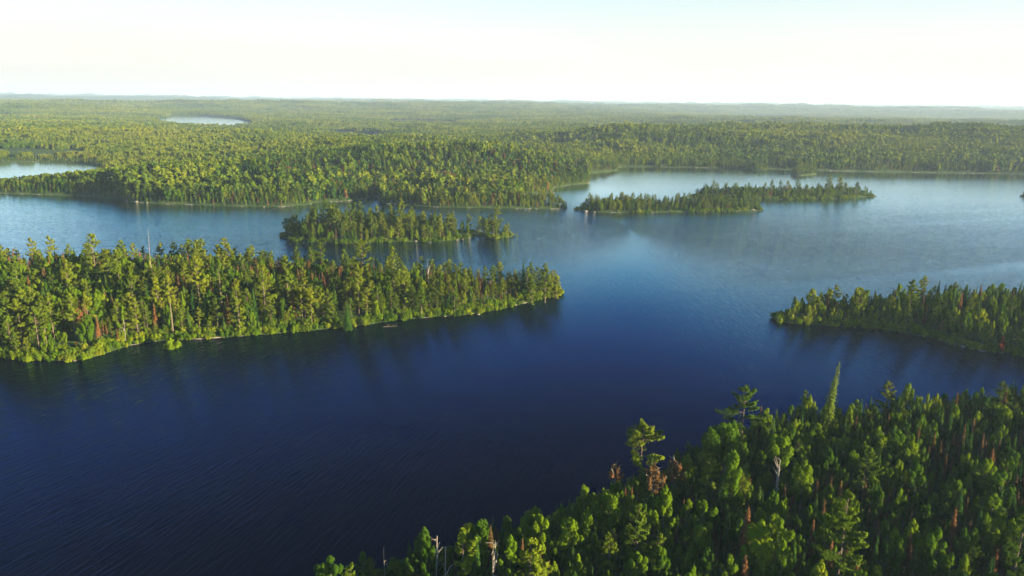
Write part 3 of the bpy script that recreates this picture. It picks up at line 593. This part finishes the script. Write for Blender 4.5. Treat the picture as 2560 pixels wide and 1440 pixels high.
# apparent size decides which trees stand as things of their own
arr = np.array([[t_[2], t_[3], t_[4]] for t_ in TREES]); zg = height(arr[:, 0], arr[:, 1])
px, py, fd = W2P(arr[:, 0], arr[:, 1], zg+arr[:, 2]*.85)
app = arr[:, 2]/fd*FPX; inview = (px > -20) & (px < 2580) & (py > 0) & (py < 1450) & (fd > 0)
single = np.zeros(len(TREES), bool)
for kk in KINDS:
    ids = [i_ for i_, t_ in enumerate(TREES) if t_[1] == kk and inview[i_]]
    ids.sort(key=lambda i_: -app[i_])
    single[ids[:295]] = True
REG_TXT = {'near': 'the long near island', 'island': 'the small middle island', 'rocky': 'the low rocky island', 'long': 'the long island beyond the rocky one', 'islet': 'the tiny far islet', 'edge': 'the islet cut by the frame edge', 'point': 'the right-hand point', 'fore': 'the nearest wooded shore'}
def place(t_, z, name, label, cat, group):
    K, H0, nv = KINDS[t_[1]]; v = t_[5] % nv; s = t_[4]/H0
    small = math.hypot(t_[2], t_[3]) > 380
    if small:
        o = link(name, K.full[v][2], label, cat, group); o.location = (t_[2], t_[3], z); o.scale = (s*t_[8],)*2+(s,); o.rotation_euler = (0, 0, t_[6]); return o
    e = link(name, None, label, cat, group); e.location = (t_[2], t_[3], z); e.scale = (s*t_[8],)*2+(s,); e.rotation_euler = (0, 0, t_[6])
    e.empty_display_size = .5
    link('crown', K.full[v][0], parent=e); link('trunk', K.full[v][1], parent=e)
    return e
for i_, t_ in enumerate(TREES): t_.append(1.+.12*math.sin(i_*12.9898))
keys = {}
for i_ in np.nonzero(single)[0]:
    t_ = TREES[i_]; c_ = [(math.hypot(l[1]-px[i_], (l[2]-py[i_])*1.3), k_) for k_, l in enumerate(LM) if l[0] == t_[0]]
    d_, k_ = min(c_); l = LM[k_]; dx_, dy_ = px[i_]-l[1], (py[i_]-l[2])*1.3
    rel = ('right of' if dx_ > 0 else 'left of') if abs(dx_) > abs(dy_) else ('in front of' if dy_ > 0 else 'behind')
    keys.setdefault((t_[1], rel, k_), []).append((d_, i_))
KN = {'pine': 'olive pine', 'leafy': 'broadleaf tree', 'spruce': 'dark spruce', 'dead': 'rusty spruce'}
ORD = ['nearest', 'second', 'third', 'fourth', 'fifth', 'sixth']
for (kd, rel, k_), lst in keys.items():
    lst.sort(); K = KINDS[kd][0]; rg, ph = LM[k_][0], LM[k_][3]
    for n_, (d_, i_) in enumerate(lst):
        if n_ < 6: lab = KN[kd]+', '+ORD[n_]+' '+rel+' '+ph
        else: lab = KN[kd]+' deeper in the stand '+rel+' '+ph
        place(TREES[i_], zg[i_], K.name, lab, K.cat, KN[kd]+(' trees' if 'tree' not in KN[kd] else 's')+' '+rel+' '+ph)
for rg in MIX:
    ids = [i_ for i_, t_ in enumerate(TREES) if t_[0] == rg and not single[i_]]
    if not ids: continue
    A_ = np.array([[TREES[i_][2], TREES[i_][3], zg[i_], TREES[i_][4]/KINDS[TREES[i_][1]][1], TREES[i_][6]] for i_ in ids])
    ix = [IDX[('full', TREES[i_][1], TREES[i_][5] % KINDS[TREES[i_][1]][2])] for i_ in ids]
    wood('forest', 'tree', A_[:, 0], A_[:, 1], A_[:, 2], A_[:, 3], A_[:, 4], ix, 'packed smaller trees filling the stand on '+REG_TXT[rg])

def bush(seed, H, pine=False):
    r_ = np.random.default_rng(seed); C = []; N = []
    for k_ in range(r_.integers(4, 8)):
        r0 = H*r_.uniform(.2, .34); c = np.array([r_.normal(0, H*.3), r_.normal(0, H*.3), H*r_.uniform(.3, .62)])
        a, b_ = lobe(r_, c, r0, r0*r_.uniform(1., 1.9), 110, 2.); C.append(a); N.append(b_)
    C, N = np.vstack(C), np.vstack(N)
    return leaves(C, N, rnd_unit(r_, len(C))+[0, 0, .8], r_.uniform(.12, .26, len(C)), .36)
source('bush', [mesh('bush', *bush(700+k_, 2.2), [(M_LEAF, M_PINE, M_LEAF)[k_ % 3]]) for k_ in range(6)])
for ri, rg in enumerate(('near', 'island', 'rocky', 'long', 'point', 'fore')):
    X, Y, D = scatter(rg, 1.5, bbox(rg) if rg != 'fore' else (-60, 200, 80, 240), -.7, 140+ri)
    k_ = D < (4.5 if rg == 'near' else 3.); X, Y = X[k_], Y[k_]; r_ = np.random.default_rng(ri)
    if rg in ('island', 'rocky', 'long'):
        k_ = fbm(X/8, Y/8, 3, 2) > .45; X, Y = X[k_], Y[k_]
    wood('undergrowth', 'bush', X, Y, height(X, Y)-.1, r_.uniform(.45, 1.25, len(X)), r_.uniform(0, 6.28, len(X)), r_.integers(0, 6, len(X)), 'low green bushes along the water edge of '+REG_TXT[rg], 'undergrowth')

# mainland: single trees along the shore, patches of wood further in
def patch(name, size, n, H0, q, seed, lm):
    r_ = np.random.default_rng(seed); Vs = []; Fs = []; Ms = []; Ts = []; o = 0
    g = int(math.sqrt(n)); cs = size/g
    for a in range(g):
        for b_ in range(g):
            cx, cy = (a+.5+r_.uniform(-.45, .45))*cs-size/2, (b_+.5+r_.uniform(-.45, .45))*cs-size/2
            kd = r_.choice(['pine', 'leafy', 'spruce', 'dead'], p=lm); H_ = H0*r_.uniform(.7, 1.15)*{'pine': 1.25, 'leafy': .95, 'spruce': 1., 'dead': .95}[kd]
            K = KINDS[kd][0]
            (lv, lf), _ = K.gen(r_, H_, q)
            Vs.append(lv+np.array([cx, cy, 0])); Fs.append(lf+o); o += len(lv); Ms.append(np.full(len(lf), {'pine': 0, 'leafy': 1, 'spruce': 2, 'dead': 3}[kd])); Ts.append(np.full(len(lv), r_.random()))
    return mesh(name, np.vstack(Vs), np.vstack(Fs), [M_PINE, M_LEAF, M_SPRUCE, M_RUST], np.concatenate(Ms), attrs={'tint': np.concatenate(Ts)})
mixes = [(.1, .68, .17, .05), (.1, .14, .68, .08), (.55, .25, .18, .02), (.03, .93, .03, .01), (.08, .12, .6, .2)]
source('woodpatch', [patch('wood_patch', 24, 81, 7.8, .05, 300+k_, mixes[k_ % 5]) for k_ in range(10)])
source('farpatch', [patch('wood_patch', 50, 169, 8.8, .013, 400+k_, mixes[k_ % 5]) for k_ in range(8)])
def pscatter(r0, r1, step, seed, mar):
    r_ = np.random.default_rng(seed); X, Y = np.meshgrid(np.arange(-r1*.8, r1*.8, step), np.arange(r0*.6, r1, step)); X = X+(np.arange(X.shape[0]) % 2)[:, None]*step/2
    X = (X+r_.uniform(-.2, .2, X.shape)*step).ravel(); Y = (Y+r_.uniform(-.2, .2, Y.shape)*step).ravel()
    rad_ = np.hypot(X, Y); a = np.degrees(np.arctan2(X, Y)); k_ = (rad_ > r0) & (rad_ <= r1) & (a > -41) & (a < 42); X, Y = X[k_], Y[k_]
    d = region_sdf('main', X, Y); k_ = d > mar; return X[k_], Y[k_], d[k_], r_
def stands(X, Y):   # patches of taller and lower wood; open bog where nothing grows
    f = fbm(X/150, Y/70, 88, 3); return np.where(fbm(X/210, Y/90, 99, 3) > .70, .12, .62+.75*f)
def lowshore(X, Y):
    r = np.hypot(X, Y); return .5+.5*np.clip(-lake_sdf(X, Y)/np.interp(r, [600, 3000], [90, 500]), 0, 1)
def pidx(X, Y, n, r_):
    f = fbm(X/300, Y/150, 55, 4); g = (np.clip((f-.3)/.4, 0, .999)*5).astype(int); g = np.array([3, 0, 2, 1, 4])[g]
    swap = r_.random(len(X)) < .12; g[swap] = r_.integers(0, 5, swap.sum())
    return g+5*((r_.random(len(X)) < .5) & (g+5 < n))
X, Y, D, r_ = pscatter(560, 1500, 19, 1, 12)
wood('forest', 'woodpatch', X, Y, height(X, Y)-.3, r_.uniform(.85, 1.15, len(X))*lowshore(X, Y)*stands(X, Y), r_.uniform(0, 6.28, len(X)), pidx(X, Y, 10, r_), 'sunlit mixed forest covering the mainland behind the lake')
print('mid', len(X))
X, Y, D, r_ = pscatter(1500, 7500, 42, 2, 22)
wood('forest', 'farpatch', X, Y, height(X, Y)-.5, r_.uniform(.85, 1.2, len(X))*lowshore(X, Y)**.5*stands(X, Y)**.7, r_.uniform(0, 6.28, len(X)), pidx(X, Y, 8, r_), 'hazy distant forest reaching towards the horizon')
print('far', len(X))
X, Y, D, r_ = pscatter(560, 1500, 3.4, 3, .2)
k_ = D < 19; X, Y, D = X[k_], Y[k_], D[k_]
kd = r_.choice(4, len(X), p=[.25, .38, .27, .10]); names_ = ['pine', 'leafy', 'spruce', 'dead']
hs_ = np.array([9.5, 7.2, 7.6, 7.2])[kd]*r_.uniform(.7, 1.2, len(X))*np.minimum(1, .5+D/12)*lowshore(X, Y)
wood('forest', 'tree', X, Y, height(X, Y), hs_/np.array([20, 12, 12, 11])[kd], r_.uniform(0, 6.28, len(X)), [IDX[('lod', names_[a], int(b_) % KINDS[names_[a]][2])] for a, b_ in zip(kd, r_.integers(0, 99, len(X)))], 'belt of trees along the far mainland shore')
print('belt', len(X))


# ------------------------------------------------------------------ boulders and driftwood on the shores
import bmesh
def boulder(seed):
    bm = bmesh.new(); bmesh.ops.create_icosphere(bm, subdivisions=3, radius=1); r_ = np.random.default_rng(seed)
    co = np.array([v.co for v in bm.verts]); sh = r_.uniform(0, 50, 3); cuts = norm(r_.normal(size=(7, 3)))
    for c_ in cuts:
        d = co@c_; lim = r_.uniform(.55, .85); co = co-np.clip(d-lim, 0, None)[:, None]*c_*.85
    co *= (1+.18*(fbm(co[:, 0]*1.5+sh[0], co[:, 1]*1.5+co[:, 2]*1.3+sh[1], 3, 3)-.5))[:, None]; co[:, 2] = co[:, 2]*.55
    for v, c_ in zip(bm.verts, co): v.co = c_
    me = bpy.data.meshes.new('boulder'); bm.to_mesh(me); bm.free(); me.materials.append(M_ROCK)
    for p in me.polygons: p.use_smooth = False
    return me
BM = [boulder(k_) for k_ in range(5)]
for a, (px_, py_, sz, lab) in enumerate([(2352,850,1.1,'first pale boulder of the row along the shore of the right-hand point'),(2372,857,1.3,'second boulder of the row along the shore of the right-hand point'),(2391,862,.9,'third boulder of the row along the shore of the right-hand point'),(2407,867,1.4,'fourth boulder of the row along the shore of the right-hand point'),
  (2430,872,1.1,'fifth boulder of the row along the shore of the right-hand point'),(2452,877,1.5,'last boulder of the row along the shore of the right-hand point'),(187,902,.9,'pale boulder at the water below the crimson shrub'),(212,898,.7,'small boulder right of the one below the crimson shrub'),
  (1112,791,1.,'boulder at the left end of the pale strip on the near island shore'),(1134,790,.8,'boulder in the middle of the pale strip on the near island shore'),(1196,786,1.2,'reddish boulder on the near island shore below the wide right-end pine'),
  (1142,600,1.5,'left slab of the bare granite shelf on the middle island'),(1156,598,1.7,'middle slab of the bare granite shelf on the middle island'),(1172,595,1.3,'right slab of the bare granite shelf on the middle island'),(980,604,1.5,'flat boulder on the front shore of the middle island'),(1040,604,1.6,'flat boulder right of the first on the middle island shore'),(738,602,1.8,'rock at the left end of the middle island'),
  (1449,525,2.4,'rock at the left tip of the rocky island'),(1464,528,2.8,'second rock from the left tip of the rocky island'),(1486,530,2.,'third rock from the left tip of the rocky island'),(1740,528,2.6,'bare rock under the low gap of the rocky island'),(1757,528,2.2,'rock right of the bare one under the low gap'),(1882,526,2.2,'rock near the right tip of the rocky island'),
  (318,501,1.9,'long granite ledge at the left of the rocky mainland shore'),(342,505,2.2,'granite ledge right of the long one on the mainland shore'),(368,507,1.6,'third granite ledge on the mainland shore'),(660,517,1.3,'rock on the mainland shore under the sunlit trees'),(720,515,1.2,'rock at the right of the sunlit mainland shore'),(1384,482,1.6,'pale rocks at the mainland cove'),(1470,457,1.5,'rock at the end of the mainland spit')]):
    x_, y_ = P2W(px_, py_); o = link('boulder', BM[a % 5], lab, 'boulder', 'boulders along the lake shores')
    o.location = (x_, y_, max(-.1, float(height(np.array([x_]), np.array([y_]))[0])-.1)); sz *= .75; o.scale = (sz, sz*.8, sz*.75); o.rotation_euler = (0, 0, a*1.7)
x_, y_ = P2W(975, 816); r_ = np.random.default_rng(5)
parts = [tube([(-2.2, .2, .1), (0, 0, .25), (1.8, -.3, .55), (3.2, -.4, .5)], [.22, .19, .13, .05], 6)]
for k_ in range(7):
    a = r_.uniform(0, 3.1); p0 = np.array([r_.uniform(-1, 2.6), 0, .3]); parts.append(tube([p0, p0+[.4*math.cos(a), -.5, .5*math.sin(a)+.2], p0+[.9*math.cos(a), -.9, 1.1*math.sin(a)+.2]], [.07, .05, .02], 4))
link('driftwood', mesh('driftwood', *join(parts), [M_BARK]), 'fallen bare tree lying in the water off the near island shore', 'driftwood', loc=(x_, y_-1, 0))

# ------------------------------------------------------------------ haze
mt, t, out = mat('haze_air')
pv = t.nodes.new('ShaderNodeVolumePrincipled'); pv.inputs['Color'].default_value = (.56, .74, 1, 1); pv.inputs['Density'].default_value = 8e-5; pv.inputs['Anisotropy'].default_value = .12
t.links.new(pv.outputs[0], out.inputs['Volume'])
B = 15700; z0, z1 = -5., 150.
me = bpy.data.meshes.new('haze')
me.from_pydata([(-B, -B, z0), (B, -B, z0), (B, B, z0), (-B, B, z0), (-B, -B, z1), (B, -B, z1), (B, B, z1), (-B, B, z1)], [], [(0, 3, 2, 1), (4, 5, 6, 7), (0, 1, 5, 4), (1, 2, 6, 5), (2, 3, 7, 6), (3, 0, 4, 7)])
me.materials.append(mt)
link('haze', me, 'thin bluish haze veiling the distant forest', 'haze', kind='stuff')
